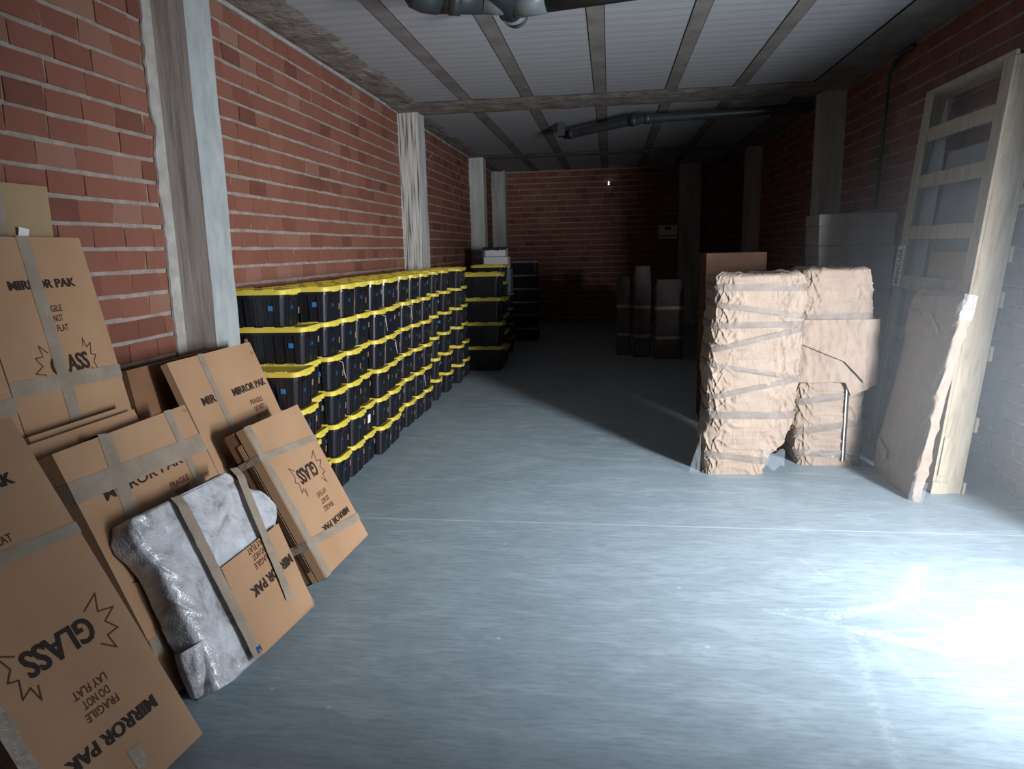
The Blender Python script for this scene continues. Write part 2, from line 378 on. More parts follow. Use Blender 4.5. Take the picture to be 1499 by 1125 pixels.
def beam_strip(fnA, fnB, n, a0, a1, z, mats, horizontal):
    m = MB()
    for k in range(n):
        t0, t1 = a0 + (a1 - a0) * k / n, a0 + (a1 - a0) * (k + 1) / n
        for q in range(5):
            def pt(t, q):
                e0, e1 = fnA(t), fnB(t); c = e0 + (e1 - e0) * q / 5
                zz = z - (0 if q in (0, 5) else .012 + .012 * nz((t, q, 3), 3)) 
                return (t, c, zz) if horizontal else (c, t, zz)
            m.quad([pt(t0, q), pt(t1, q), pt(t1, q + 1), pt(t0, q + 1)])
    return trim(m, mats)
# wavy smear of cement on the ceiling along the left wall, and rough bands across it
beam_strip(lambda y: XL, lambda y: XL + .40 + .10 * nz((0, y, 9), 1.1) + .05 * nz((1, y, 3), 5) + .02 * nz((5, y, 3), 15), 300, Y0, 8.6, H - .002, m_beam, False)
beam_strip(lambda y: XL, lambda y: XL + .25 + .08 * nz((0, y, 9), 1.3) + .04 * nz((1, y, 3), 5), 200, 9.2, Y1, H - .002, m_beam, False)
beam_strip(lambda x: 8.55 + .05 * nz((x, 1, 0), 3) + .02 * nz((x, 4, 0), 11), lambda x: 9.32 + .06 * nz((x, 7, 0), 3) + .02 * nz((x, 9, 0), 12), 150, XL, XR, H - .012, m_beam, True)
beam_strip(lambda x: 13.5 + .05 * nz((x, 1, 5), 3), lambda x: 14.1 + .06 * nz((x, 7, 5), 3), 80, XL, XR, H - .012, m_beam, True)
def joist(x, wd, y0=Y0, y1=Y1):
    m = MB(); m.box((x - wd / 2 - .006, y0, H - .003), (x + wd / 2 + .006, y1, H + .01), 1)
    m.box((x - wd / 2, y0, H - .007), (x + wd / 2, y1, H + .01), 0)
    return trim(m, [m_joist, m_gap])
for x, wd in ((-1.64, .125), (-.93, .125), (-.11, .125), (.665, .12), (1.40, .12)): joist(x, wd)
m = MB(); m.box((2.19, Y0, H - .008), (XR, Y1, H + .01)); m.box((2.175, Y0, H - .004), (2.19, Y1, H + .01), 1); trim(m, [m_joist, m_gap])
# door surround (the opening itself stays open to the daylight)
m = MB()
for y in (DOOR[0] - .06, DOOR[1]): m.box((XR - .002, y, 0), (XR + .25, y + .06, DOOR[2]))
m.box((XR - .002, DOOR[0], DOOR[2]), (XR + .25, DOOR[1], DOOR[2] + .06)); trim(m, [m_conc])

# ------------------------------------------------------------------ flat cartons ("slabs") leaning on the left wall
_dg = None
_tc = {}
def text_mesh(s, bold):
    k = (s, bold)
    if k in _tc: return _tc[k]
    cu = bpy.data.curves.new('t', 'FONT'); cu.body = s; cu.size = 1.0; cu.offset = bold; cu.resolution_u = 3
    o = bpy.data.objects.new('t', cu); COL.objects.link(o); bpy.context.view_layer.update()
    me = bpy.data.meshes.new_from_object(o.evaluated_get(bpy.context.evaluated_depsgraph_get()))
    V = [v.co.copy() for v in me.vertices]; Fs = [tuple(p.vertices) for p in me.polygons]
    bpy.data.objects.remove(o); bpy.data.curves.remove(cu); bpy.data.meshes.remove(me)
    x0 = min(v.x for v in V); x1 = max(v.x for v in V); y0 = min(v.y for v in V); y1 = max(v.y for v in V)
    V = [((v.x - x0) / (x1 - x0) - .5, (v.y - y0) / (y1 - y0) - .5) for v in V]
    _tc[k] = (V, Fs); return _tc[k]
class Slab:
    def __init__(s, name, x0, y0, yaw, th, W, L, T, seed, mats=None, amp=.0015, lip=False, cat='carton', label='', z0=0.0, parts=True):
        s.W, s.L, s.T, s.seed, s.amp = W, L, T, seed, amp
        u = Vector((math.sin(yaw), math.cos(yaw), 0)); b = Vector((-math.cos(yaw), math.sin(yaw), 0))
        v = b * math.sin(th) + Vector((0, 0, math.cos(th))); n = -b * math.cos(th) + Vector((0, 0, math.sin(th)))
        s.root = empty(name); s.root.matrix_world = Matrix(((u.x, v.x, n.x, x0), (u.y, v.y, n.y, y0), (u.z, v.z, n.z, z0), (0, 0, 0, 1)))
        tag(s.root, label, cat)
        m = MB(); s.mb = m; nu, nv = 14, 20
        if not lip:
            m.grid(lambda a, c: s.P(a * W, c * L), nu, nv)
            m.grid(lambda a, c: (a * W, c * L, 0), nu, nv)
            m.grid(lambda a, c: s.side(a * W, 0, c), nu, 2, smooth=False); m.grid(lambda a, c: s.side(a * W, L, c), nu, 2, smooth=False)
            m.grid(lambda a, c: s.side(0, a * L, c), nv, 2, smooth=False); m.grid(lambda a, c: s.side(W, a * L, c), nv, 2, smooth=False)
        else:       # telescoping carton: a tray slid over another
            e = .006; h = T * .52
            m.box((e, e, 0), (W - e, L - e, h + .004), 2)
            m.grid(lambda a, c: s.P(a * W, c * L), nu, nv)
            m.box((0, 0, h + .014), (W, L, T - .003), 0)
            m.box((0, 0, h * .7), (.004, L * .92, h + .006), 0)
            m.box((0, L - .004, .01), (W, L, h), 0)
    def P(s, u, v, off=0.0):
        return (u, v, s.T + s.amp * nz((u, v, 0), 3.0, s.seed) + off)
    def side(s, u, v, c): 
        p = s.P(u, v); return (u, v, p[2] * c)
    def text(s, txt, u, v, w, h, rot=0, bold=.02, mi=1, shear=0):
        heavy = bold > .04; V, Fs = text_mesh(txt, .018 if heavy else min(bold, .02)); ca, sa = math.cos(R(rot)), math.sin(R(rot))
        for k in ((-.0026, 0, .0026) if heavy else (0,)):
            b = len(s.mb.v)
            for x, y in V:
                x, y = x * w + k, y * h; s.mb.v.append(s.P(u + x * ca - y * sa, v + x * sa + y * ca, .0012 + k * .05))
            for f in Fs: s.mb.f.append(tuple(b + i for i in f)); s.mb.m.append(mi); s.mb.tone.append(.5); s.mb.sm.append(False)
    def line(s, pts, wd, mi=1):
        for a, b in zip(pts, pts[1:]):
            a, b = Vector(a), Vector(b); d = (b - a).normalized() * wd / 2; p = Vector((-d.y, d.x))
            s.mb.quad([s.P(*(a - d + p), .0012), s.P(*(a - d - p), .0012), s.P(*(b + d - p), .0012), s.P(*(b + d + p), .0012)], mi)
    def burst(s, u, v, w, h, rot=0, mi=1, wd=.005, text=True, sides=(1, 1)):
        ca, sa = math.cos(R(rot)), math.sin(R(rot))
        def T_(p): return (u + p[0] * w * ca - p[1] * h * sa, v + p[0] * w * sa + p[1] * h * ca)
        if text: s.text('GLASS', u, v, w * .62, h * .50, rot, .055)
        r = [(.29, .40), (.32, .64), (.345, .36), (.43, .46), (.385, .14), (.46, .08), (.395, -.10), (.44, -.42), (.33, -.26)]
        l = [(-.30, .40), (-.40, .62), (-.385, .32), (-.50, .30), (-.43, .06), (-.56, -.10), (-.42, -.18), (-.48, -.52), (-.32, -.32)]
        if sides[0]: s.line([T_(p) for p in r], wd, 3)
        if sides[1]: s.line([T_(p) for p in l], wd, 3)
    def band(s, u0, v0, u1, v1, wd, wrap=(1, 1), lift=.002, name='tape', m_=None):
        """tape from (u0,v0) to (u1,v1) across the face, turning down over the edges it reaches"""
        m = MB(); a, b = Vector((u0, v0)), Vector((u1, v1)); d = (b - a); L = d.length; d.normalize(); p = Vector((-d.y, d.x)) * wd / 2
        n = max(4, int(L / .03))
        def q(t, c):
            e = a + d * (t * L) + p * (2 * c - 1) * (1 + .06 * nz((t * 5, c, s.seed), 2))
            return s.P(e.x, e.y, lift + .0015 * abs(nz((e.x, e.y, 2), 30)))
        m.grid(q, n, 3)
        for flag, t, sg in ((wrap[0], 0, -1), (wrap[1], 1, 1)):
            if flag:
                A, B = Vector(q(t, 0)), Vector(q(t, 1)); o = Vector((d.x, d.y, 0)) * sg * .003
                m.quad([A, B, B + o, A + o]); dn = Vector((0, 0, -(s.T + lift) + .001))
                m.quad([A + o, B + o, B + o + dn, A + o + dn])
        o = m.obj(name, m_ or m_tape, s.root); return o
    def done(s, mats=None): return s.mb.obj('body', mats or [m_card, m_ink, m_card_dark, m_ink_brown], s.root)
    def dot(s, u, v, r=.012): 
        m = MB(); m.quad([s.P(u + r * math.cos(a) * 1.1, v + r * .8 * math.sin(a), .0016) for a in [i * math.pi / 5 for i in range(10)]]); o = m.obj('orange_sticker', m_orange, s.root); return o

# --- large carton at the lower left, GLASS printed upside down
A = Slab('mirror_carton', -1.562, 1.583, .122, .517, .528, 1.30, .08, 1, label='large brown mirror carton in the lower left foreground, GLASS printed upside down')
A.text('MIRROR PAK', .262, .205, .352, .046, 180, .045)
for i, (tx, wd) in enumerate((('FRAGILE', .125), ('DO NOT', .10), ('LAY FLAT', .128))): A.text(tx, .272, .292 + i * .040, wd, .028, 180, .03, 3)
A.burst(.258, .533, .405, .17, 180, wd=.0055)
A.text('MIRROR PAK', .245, 1.095, .345, .044, 0, .045)
for i, (tx, wd) in enumerate((('FRAGILE', .125), ('DO NOT', .10), ('LAY FLAT', .13))): A.text(tx, .245, 1.00 - i * .044, wd, .028, 0, .03, 3)
A.band(-.001, .868, .529, .852, .042); A.band(.004, .01, .004, .60, .05, (1, 0)); A.done()
m = MB(); m.grid(lambda a, c: A.P(.265 + a * .045, .06 + c * .07 + .01 * nz((a, c, 0), 3), .002), 6, 6); m.obj('tape_patch', m_tape, A.root)

# --- tall upright carton on the wall, upper left
B = Slab('mirror_carton', -2.19, 2.488, -.007, .191, .638, 1.818, .08, 2, label='tall brown mirror carton standing upright against the brick wall, grey tape crossing over GLASS')
B.text('MIRROR PAK', .335, 1.615, .375, .040, 0, .045)
for i, (tx, wd) in enumerate((('FRAGILE', .125), ('DO NOT', .10), ('LAY FLAT', .130))): B.text(tx, .335, 1.506 - i * .0435, wd, .030, 0, .03, 3)
B.burst(.345, 1.262, .36, .155, 0, wd=.005)
B.band(.300, 1.819, .255, .02, .070, (1, 0)); B.band(-.001, 1.205, .639, 1.178, .062, lift=.003)
B.done()
B2 = Slab('mirror_carton', -2.16, 1.86, -.007, .195, .60, 1.62, .08, 3, label='brown carton at the left picture edge, beside the tall carton the tape crosses')
B2.band(.30, 1.155, .601, 1.15, .062); B2.done()
TOPC = Slab('carton', -2.590, 2.28, 0, .0, .79, 2.03, .045, 4, label='buff carton at the very back of the leaning pile, its top showing above all others', amp=.002)
TOPC.band(.50, 2.031, .50, 1.3, .06, (1, 0)); TOPC.done([m_card_pale, m_ink, m_card_dark, m_ink_brown])
m = MB(); m.grid(lambda a, c: TOPC.P(.57 + a * .055, 1.775 + c * .07 - a * .01, .004 + .02 * c), 2, 2); m.obj('paper_label', [m_white], TOPC.root)

# --- carton with much tape behind the bubble-wrapped package
C = Slab('mirror_carton', -1.742, 2.314, -.006, .377, .86, 1.037, .08, 5, label='brown mirror carton right behind the bubble-wrapped package, shiny tape down its face')
C.text('MIRROR PAK', .40, .812, .53, .045, 0, .04)
C.text('FRAGILE', .577, .722, .140, .028, 0, .03, 3); C.text('DO NOT', .577, .68, .11, .028, 0, .03, 3); C.text('LAY FLAT', .577, .638, .14, .028, 0, .03, 3)
C.burst(.30, .48, .42, .17, 0, wd=.005)
C.band(-.001, .872, .861, .836, .085, lift=.003); C.band(.285, 1.038, .20, .55, .075, (1, 0)); C.band(.715, 1.038, .69, .55, .05, (1, 0)); C.band(.0, .205, .5, .16, .07, (1, 0)); C.dot(.84, 1.01)
C.done()
# --- carton behind it, two MIRROR PAK prints
D = Slab('mirror_carton', -1.79, 3.285, .013, .368, .83, 1.249, .04, 6, label='brown mirror carton in front of the nearest concrete column, MIRROR PAK printed on it twice')
D.text('MIRROR PAK', .612, .995, .375, .045, 0, .045)
D.text('MIR', .192, 1.005, .125, .045, 0, .045)
for i, (tx, wd) in enumerate((('FRAGILE', .140), ('DO NOT', .11), ('LAY FLAT', .145))): D.text(tx, .62, .905 - i * .044, wd, .031, 0, .03, 3)
D.burst(.26, .60, .36, .16, 0, wd=.005, sides=(0, 1))
D.band(.290, 1.25, .272, .45, .045, (1, 0)); D.dot(.80, 1.18, .018)
D.done()
# --- box with GLASS upside down beside the totes
E_ = Slab('mirror_carton', -1.569, 3.291, .055, .458, .575, .873, .133, 7, lip=True, label='thick brown mirror carton leaning nearest to the black totes, its two trays taped together')
E_.text('MIRROR PAK', .350, .200, .325, .038, 180, .045)
for i, (tx, wd) in enumerate((('FRAGILE', .108), ('DO NOT', .088), ('LAY FLAT', .108))): E_.text(tx, .349, .286 + i * .042, wd, .029, 180, .03, 3)
E_.burst(.325, .508, .33, .17, 180, wd=.005)
E_.band(-.001, .700, .576, .655, .036, lift=.003); E_.band(-.001, .195, .576, .125, .045, lift=.003); E_.band(.035, .874, .035, -.001, .055)
E_.dot(.51, .83, .006); E_.done()
m = MB()
for z0 in (.060, .072): m.box((-.0035, .06, z0), (-.001, .72, z0 + .003))
m.obj('side_seam', m_ink, E_.root)
# --- thin cartons wedged between, and a dark one at the back
for (y, W_, L_, x0, sd, lb) in ((2.34, .62, 1.085, -1.795, 8, 'thin flattened brown carton, front one of the pair wedged behind the heavily taped carton'),
                            (2.40, .60, 1.10, -1.84, 9, 'thin flattened brown carton, rear one of the pair wedged under the tall carton')):
    S_ = Slab('flattened_carton', x0, y, 0, .377, W_, L_, .028, sd, label=lb, amp=.004); S_.done()
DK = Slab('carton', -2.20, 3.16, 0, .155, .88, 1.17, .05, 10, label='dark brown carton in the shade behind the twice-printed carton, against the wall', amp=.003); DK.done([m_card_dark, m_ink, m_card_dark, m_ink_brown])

# --- bubble-wrapped package with a cardboard sleeve
Fp = Slab('bubble_wrapped_package', -1.602, 2.388, .105, .442, .672, .726, .13, 11, cat='package', label='silvery bubble-wrapped package leaning in the foreground with a cardboard piece taped to its corner')
Fp.mb = MB()
def wrap_pt(a, c):
    """closed lumpy skin of the package: a runs round, c up"""
    W_, L_, T_ = .66, .735, .125; hw, ht = W_ / 2 + .01, T_ / 2 + .018
    vv = -.005 + c * (L_ + .01)
    ang = a * 2 * math.pi; e = .28
    cx = math.copysign(abs(math.cos(ang)) ** e, math.cos(ang)); sy = math.copysign(abs(math.sin(ang)) ** e, math.sin(ang))
    k = 1.0 - .06 * max(0, (c - .9) / .1) ** 2 - .05 * max(0, (.06 - c) / .06)
    x = W_ / 2 - .02 + cx * hw * k; z = T_ / 2 + sy * ht * (k if sy < 0 else 1.0)
    if cx > 0: 
        cor = .11 * math.exp(-((c - .68) / .13) ** 2); x += cor * cx ** 3; z -= .02 * cor * 8 * cx ** 4
        if c > .8: x -= (c - .8) * .55 * cx ** 3
    if cx < 0:
        x += .035 * cx * (math.exp(-((c - .90) / .12) ** 2) + 1.2 * math.exp(-(c / .10) ** 2) - .9 * math.exp(-((c - .35) / .22) ** 2) * -0.3)
    d = .014 * nz((x, vv, z), 5, 3) + .010 * max(0, 1 - abs(nz((x * 1.6 + vv, vv * .7, z), 7, 5)) * 6) * .6 + .0025 * nz((x, vv, z), 30, 2)
    amp = 1.0 if cx < -.6 or cx > .8 else .45
    return (x + cx * d * amp, vv + (.012 * nz((x, 0, z), 9, 4) if c in (0, 1) or c > .93 else 0), max(z + (d * amp if sy > 0 else 0), .0))
Fp.mb.grid(wrap_pt, 150, 90, wrap_u=True)
n0 = len(Fp.mb.v)
for j, c in ((0, 0), (1, 1)):
    Fp.mb.f.append(tuple((i if j == 0 else 90 * 150 + i) for i in range(150))); Fp.mb.m.append(0); Fp.mb.tone.append(.5); Fp.mb.sm.append(False)
Fp.mb.obj('bubble_wrap', [m_bubble], Fp.root)
# gathered tail of wrap at the floor corner
m = MB()
def tail(a, c):
    ang = a * 2 * math.pi; r = .045 * (1 - c) ** .6 + .02
    return (-.020 - .045 * c + r * math.cos(ang) * (1 + .25 * nz((math.cos(ang), math.sin(ang), c), 2)), .20 - c * .19, .075 + r * math.sin(ang) - .035 * c)
m.grid(tail, 28, 18, wrap_u=True); m.obj('wrap_tail', [m_bubble], Fp.root)
# cardboard sleeve
m = MB()
def sl(u, v, off=0): return (u, v, .158 + .006 * nz((u, v, 0), 4, 8) + off)
poly = [(.195, -.004), (.625, .000), (.665, .415), (.215, .395)]
def slq(a, c, off=0):
    x0 = poly[0][0] + (poly[3][0] - poly[0][0]) * c; x1 = poly[1][0] + (poly[2][0] - poly[1][0]) * c
    y0 = poly[0][1] + (poly[1][1] - poly[0][1]) * a; y1 = poly[3][1] + (poly[2][1] - poly[3][1]) * a
    p = sl(x0 + (x1 - x0) * a, y0 + (y1 - y0) * c, off); return p
m.grid(lambda a, c: slq(a, c, .004), 16, 14); m.grid(lambda a, c: slq(a, c, 0), 16, 14)
for e in range(16):
    for c in (0, 1): m.quad([slq(e / 16, c, .004), slq((e + 1) / 16, c, .004), slq((e + 1) / 16, c, 0), slq(e / 16, c, 0)])
for e in range(14):
    for a in (0, 1): m.quad([slq(a, e / 14, .004), slq(a, (e + 1) / 14, .004), slq(a, (e + 1) / 14, 0), slq(a, e / 14, 0)])
m.box((.63, .0, .03), (.636, .41, .160)); m.box((.20, -.008, .02), (.63, -.002, .160))
def stext(txt, u, v, w_, h_, rot, bold, mi):
    V, Fs = text_mesh(txt, bold); b = len(m.v); ca, sa = math.cos(R(rot)), math.sin(R(rot))
    for x, y in V:
        x, y = x * w_, y * h_; q = sl(u + x * ca - y * sa, v + x * sa + y * ca, .0058); m.v.append(q)
    for f in Fs: m.f.append(tuple(b + i for i in f)); m.m.append(mi); m.tone.append(.5); m.sm.append(False)
stext('MIRROR PAK', .466, .235, .33, .046, 184, .02, 1); stext('MIRROR PAK', .470, .235, .33, .046, 184, .02, 1)
for i, (tx, wd) in enumerate((('FRAGILE', .125), ('DO NOT', .10), ('LAY FLAT', .125))): stext(tx, .455, .315 + i * .036, wd, .027, 184, .012, 2)
m.obj('cardboard_sleeve', [m_card, m_ink, m_ink_brown], Fp.root)
def ptape(pts, wd, lift=.0):
    mm = MB(); P3 = [Vector(p) for p in pts]
    def q(a, c):
        s_ = a * (len(P3) - 1); i = min(int(s_), len(P3) - 2); f = s_ - i; p = P3[i].lerp(P3[i + 1], f); d = (P3[i + 1] - P3[i]).normalized(); sd = d.cross(Vector((0, 0, 1)) if abs(d.z) < .8 else Vector((0, 1, 0))).normalized()
        return p + sd * wd * (c - .5) + Vector((0, 0, .004 * nz((p.x, p.y, c), 22)))
    mm.grid(q, 60, 3); mm.obj('tape', m_tape, Fp.root)
ptape([(.19, .742, .02), (.185, .745, .152), (.178, .70, .172), (.17, .40, .172), (.165, .2, .174), (.158, .0, .172)], .055)
ptape([(.585, .742, .02), (.58, .745, .152), (.57, .70, .172), (.53, .42, .174), (.50, .20, .173), (.485, .10, .172)], .05)
m = MB(); m.box((.165, .012, .163), (.195, .04, .172)); m.obj('blue_tab', m_blue, Fp.root)
m = MB(); m.grid(lambda a, c: (-.0 + a * .66, .742 + .004 * nz((a, c, 0), 8), .01 + c * .13), 20, 4); m.obj('tape_top', m_tape, Fp.root)

# ------------------------------------------------------------------ storage totes
TL, TW, TH = .50, .30, .245
def rrect(lx, ly, z, r, n=4):
    pts = []
    for cx, cy, a0 in ((lx / 2 - r, ly / 2 - r, 0), (-lx / 2 + r, ly / 2 - r, 90), (-lx / 2 + r, -ly / 2 + r, 180), (lx / 2 - r, -ly / 2 + r, 270)):
        for k in range(n + 1):
            a = R(a0 + 90 * k / n); pts.append((cx + r * math.cos(a), cy + r * math.sin(a), z))
    return pts
def tote_body():
    m = MB()
    m.rings([rrect(TL - .078, TW - .068, .0, .03), rrect(TL - .072, TW - .062, .010, .032), rrect(TL - .040, TW - .036, .195, .035), rrect(TL - .026, TW - .022, .196, .035), rrect(TL - .026, TW - .022, .222, .035)], 0, smooth=False)
    def rib(x, y, nx, ny, wd):
        """vertical rib following the tapered side; (x,y) at top"""
        tx, ty = -ny, nx; lo = .016 if nx else .013
        top = Vector((x, y, .195)); bot = Vector((x - nx * lo, y - ny * lo, .008)); sidev = Vector((tx, ty, 0)) * wd / 2; out = Vector((nx, ny, 0)) * .007
        P = [bot - sidev, bot + sidev, top + sidev, top - sidev]; Q = [p + out for p in P]
        m.quad(Q); m.quad([P[0], P[3], Q[3], Q[0]]); m.quad([P[1], P[2], Q[2], Q[1]]); m.quad([P[0], P[1], Q[1], Q[0]]); m.quad([P[3], P[2], Q[2], Q[3]])
    hx, hy = (TL - .040) / 2, (TW - .036) / 2
    for s_ in (-1, 1):
        for x in (-.17, -.105, -.035, .035, .105, .17): rib(x, s_ * hy, 0, s_, .012)
        for y in (-.09, -.045, .045, .09): rib(s_ * hx, y, s_, 0, .010)
        m.box((s_ * (hx + .004) - .012, -.05, .178), (s_ * (hx + .004) + .012, .05, .196))     # grip under the rim
    return m.mesh('body', m_tote)
def tote_lid(material):
    m = MB(); a, b = TL, TW
    m.rings([rrect(a - .02, b - .02, .217, .04), rrect(a, b, .219, .045), rrect(a, b, .244, .045), rrect(a - .008, b - .008, .251, .043), rrect(a - .034, b - .028, .251, .038), rrect(a - .044, b - .038, .2445, .035)], 0)
    for s_ in (-1, 1):
        for x in (-.14, 0, .14): m.box((x - .035, s_ * (b / 2 - .010) - .007, .249), (x + .035, s_ * (b / 2 - .010) + .007, .256))
    return m.mesh('lid', material)
def tote_latch(s_, material):
    m = MB(); a = TL
    m.box((s_ * (a / 2 - .004) - .012, -.045, .212), (s_ * (a / 2 - .004) + .010, .045, .236))
    return m.mesh('latch', material)
def face_plate(u, z, w_, h_, which='end', th=.0012):
    m = MB(); k = (.195 - .010)
    for zz in (0,):
        pts = []
        for dz, du in ((-h_ / 2, -w_ / 2), (-h_ / 2, w_ / 2), (h_ / 2, w_ / 2), (h_ / 2, -w_ / 2)):
            f = (z + dz - .010) / k
            if which == 'end': x = (TL - .072) / 2 + .016 * f + .0080; pts.append((x, u + du, z + dz))
            else: y = -((TW - .062) / 2 + .013 * f + .0080); pts.append((u + du, y, z + dz))
        nrm = Vector((1, 0, 0)) if which == 'end' else Vector((0, -1, 0))
        Q = [Vector(p) - nrm * .0075 for p in pts]; P = [Vector(p) for p in pts]
        m.quad(P); 
        for i in range(4): m.quad([P[i], P[(i + 1) % 4], Q[(i + 1) % 4], Q[i]])
    return m
me_body = tote_body(); me_lid = tote_lid(m_lid); me_lidg = tote_lid(m_lid_grey)
me_latch = [tote_latch(-1, m_lid), tote_latch(1, m_lid)]; me_latchg = [tote_latch(-1, m_lid_grey), tote_latch(1, m_lid_grey)]
me_lab = [face_plate(.0, .13, .022, .026).mesh('blue_label', m_blue), face_plate(-.012, .118, .020, .024).mesh('blue_label', m_blue)]
me_labs = face_plate(.14, .13, .030, .032, 'side').mesh('blue_label', m_blue_b)
me_tag = [face_plate(.108, .145, .014, .040).mesh('orange_tag', m_orange), face_plate(.104, .10, .012, .045).mesh('orange_tag', m_orange)]
me_tags = face_plate(-.17, .16, .02, .035, 'side').mesh('orange_tag', m_orange)
me_wlab = face_plate(.0, .12, .045, .07).mesh('white_label', m_white)
mz = MB(); mz.tube([(TL / 2 - .01, .02, .20), (TL / 2 + .012, .03, .19), (TL / 2 + .004, .07, .11), (TL / 2 + .006, .09, .06)], .0016, 6); me_zip = mz.mesh('zip_tie', m_zip)
def part(name, me, root):
    o = bpy.data.objects.new(name, me); COL.objects.link(o); o.parent = root; return o
ORD = ['bottom', 'second from the floor', 'third from the floor', 'fourth from the floor', 'fifth from the floor', 'topmost']
def tote(x_end, yc, z, yaw, label, group, side=False, grey=False, scale=1.0, wl=False, zt=False, tags=True, rot90=False):
    root = empty('storage_tote', (x_end - TL / 2 * scale, yc, z), yaw); root.scale = (scale,) * 3
    tag(root, label, 'storage tote', group)
    part('body', me_body, root); ld = part('lid', me_lidg if grey else me_lid, root)
    for lm in (me_latchg if grey else me_latch): part('latch', lm, ld)
    if tags:
        if wl: part('white_label', me_wlab, root)
        else: part('blue_label', random.choice(me_lab), root)
        part('orange_tag', random.choice(me_tag), root)
        if side: part('blue_label', me_labs, root); part('orange_tag', me_tags, root)
        if zt: part('zip_tie', me_zip, root)
    return root
G1 = 'black totes with yellow lids stacked along the left wall'
names = ['first stack from the mirror cartons', 'second stack from the mirror cartons', 'third stack from the mirror cartons', 'fourth stack from the mirror cartons', 'fifth stack from the mirror cartons',
         'sixth stack from the mirror cartons', 'seventh stack from the mirror cartons', 'eighth stack from the mirror cartons', 'ninth stack from the mirror cartons', 'tenth stack from the mirror cartons', 'eleventh stack from the mirror cartons',
         'skewed twelfth stack from the mirror cartons', 'thirteenth stack from the mirror cartons', 'fourteenth stack from the mirror cartons', 'fifteenth stack, just before the oversized totes']
far = [5.05, 5.36, 5.67, 5.985, 6.30, 6.61, 6.93, 7.27, 7.60]
stacks = [(4.28, -1.89, 4, 0, True), (4.588, -1.975, 6, 0, True)] + [(f - .153, -1.93 + (0, .015, -.01, .03, .03, -.03, -.015, 0, .015)[i], 6, 0, i < 1) for i, f in enumerate(far)] + \
         [(8.02, -1.95, 6, R(7), True), (8.52, -1.93, 6, 0, True), (9.12, -1.90, 6, R(2), False), (9.60, -1.93, 6, 0, False)]
for si, (yc, xe, n, yaw, side) in enumerate(stacks):
    for k in range(n):
        dx = random.uniform(-.014, .014); dy = random.uniform(-.003, .003)
        if si == 1 and k == 5: dx -= .11
        lv = ORD[k] if not (si == 0 and k == 3) else 'topmost'
        tote(xe + dx, yc + dy, k * TH, yaw + R(random.uniform(-.4, .4)), 'black tote with yellow lid, %s, %s' % (lv, names[si]), G1, side, wl=(si == 4 and k == 1),
             zt=(si, k) in ((5, 4), (8, 4), (6, 3), (2, 3), (9, 1)))
# oversized totes beyond, and small ones behind them
for k in range(4):
    tote(-1.50, 10.16, k * TH * 1.4, R(random.uniform(-1, 1)), 'oversized black tote with yellow lid, %s of the four-high stack' % ('bottom', 'second', 'third', 'topmost')[k], 'oversized totes', scale=1.4, tags=False)
for j, (yc, xe) in enumerate(((10.60, -1.53), (10.95, -1.55))):
    for k in range(6):
        tote(xe, yc, k * TH, 0, 'black tote with yellow lid, %s, %s stack behind the oversized totes' % (ORD[k], ('first', 'second')[j]), 'small totes behind the oversized totes', tags=False)
for k in range(6):
    tote(-1.31, 13.45, k * TH, R(random.uniform(-2, 2)), 'dark tote with grey lid, %s, lone stack near the back wall' % ORD[k], 'totes near the back wall', grey=True, tags=False)
for k in range(4):
    tote(-1.60, 11.95, k * TH, 0, 'dark tote with grey lid, %s under the white cartons' % ('bottom', 'second', 'third', 'topmost')[k], 'totes under the white cartons', grey=True, tags=False)

def carton(name, lo, hi, label, material, lidz=None, rz=0, cat='carton', group=None, tape=True):
    cx, cy = (lo[0] + hi[0]) / 2, (lo[1] + hi[1]) / 2; r = empty(name, (cx, cy, lo[2]), rz); tag(r, label, cat, group)
    hx, hy, hz = (hi[0] - lo[0]) / 2, (hi[1] - lo[1]) / 2, hi[2] - lo[2]
    m = MB(); m.box((-hx, -hy, 0), (hx, hy, hz)); m.obj('body', material, r, .006)
    if lidz: m = MB(); m.box((-hx - .006, -hy - .006, hz - lidz), (hx + .006, hy + .006, hz + .003)); m.obj('lid', material, r, .004)
    if tape: 
        m = MB(); m.box((-hx * .42, -hy - .008, hz * .0 + .002), (-hx * .42 + .05, -hy - .0065, hz + .005)); m.box((-hx * .42, -hy - .008, hz + .0035), (-hx * .42 + .05, hy + .008, hz + .005)); m.obj('tape', m_tape, r)
    return r
z0 = 4 * TH + .0
carton('storage_box', (-2.02, 11.80, z0 + .012), (-1.62, 12.1, z0 + .40), 'blue-grey box on the dark totes, under the white cartons', noisy('blue_grey_plastic', (.16, .20, .24), (.2, .25, .29), 4, .5, .3, .1), tape=False)
carton('white_carton', (-2.06, 11.8, z0 + .402), (-1.66, 12.12, z0 + .60), 'white printed carton with dark marks, lower of two', m_white, tape=False)
carton('white_carton', (-2.03, 11.8, z0 + .606), (-1.70, 12.12, z0 + .74), 'white printed carton with dark marks, upper of two under a dark rag', m_white, tape=False)
m = MB(); m.grid(lambda a, c: (-2.07 + a * .40, 11.78 + c * .36, z0 + .745 + .03 * abs(nz((a, c, 0), 5))), 16, 10); m.grid(lambda a, c: (-2.07 + a * .40, 11.785 - .004 * c, z0 + .745 - c * (.03 + .03 * abs(nz((a, 0, 4), 9)))), 16, 2)
tag(m.obj('dark_rag', mat('dark_cloth', (.03, .025, .025), .9)), 'dark rag lying over the upper white carton', 'rag')

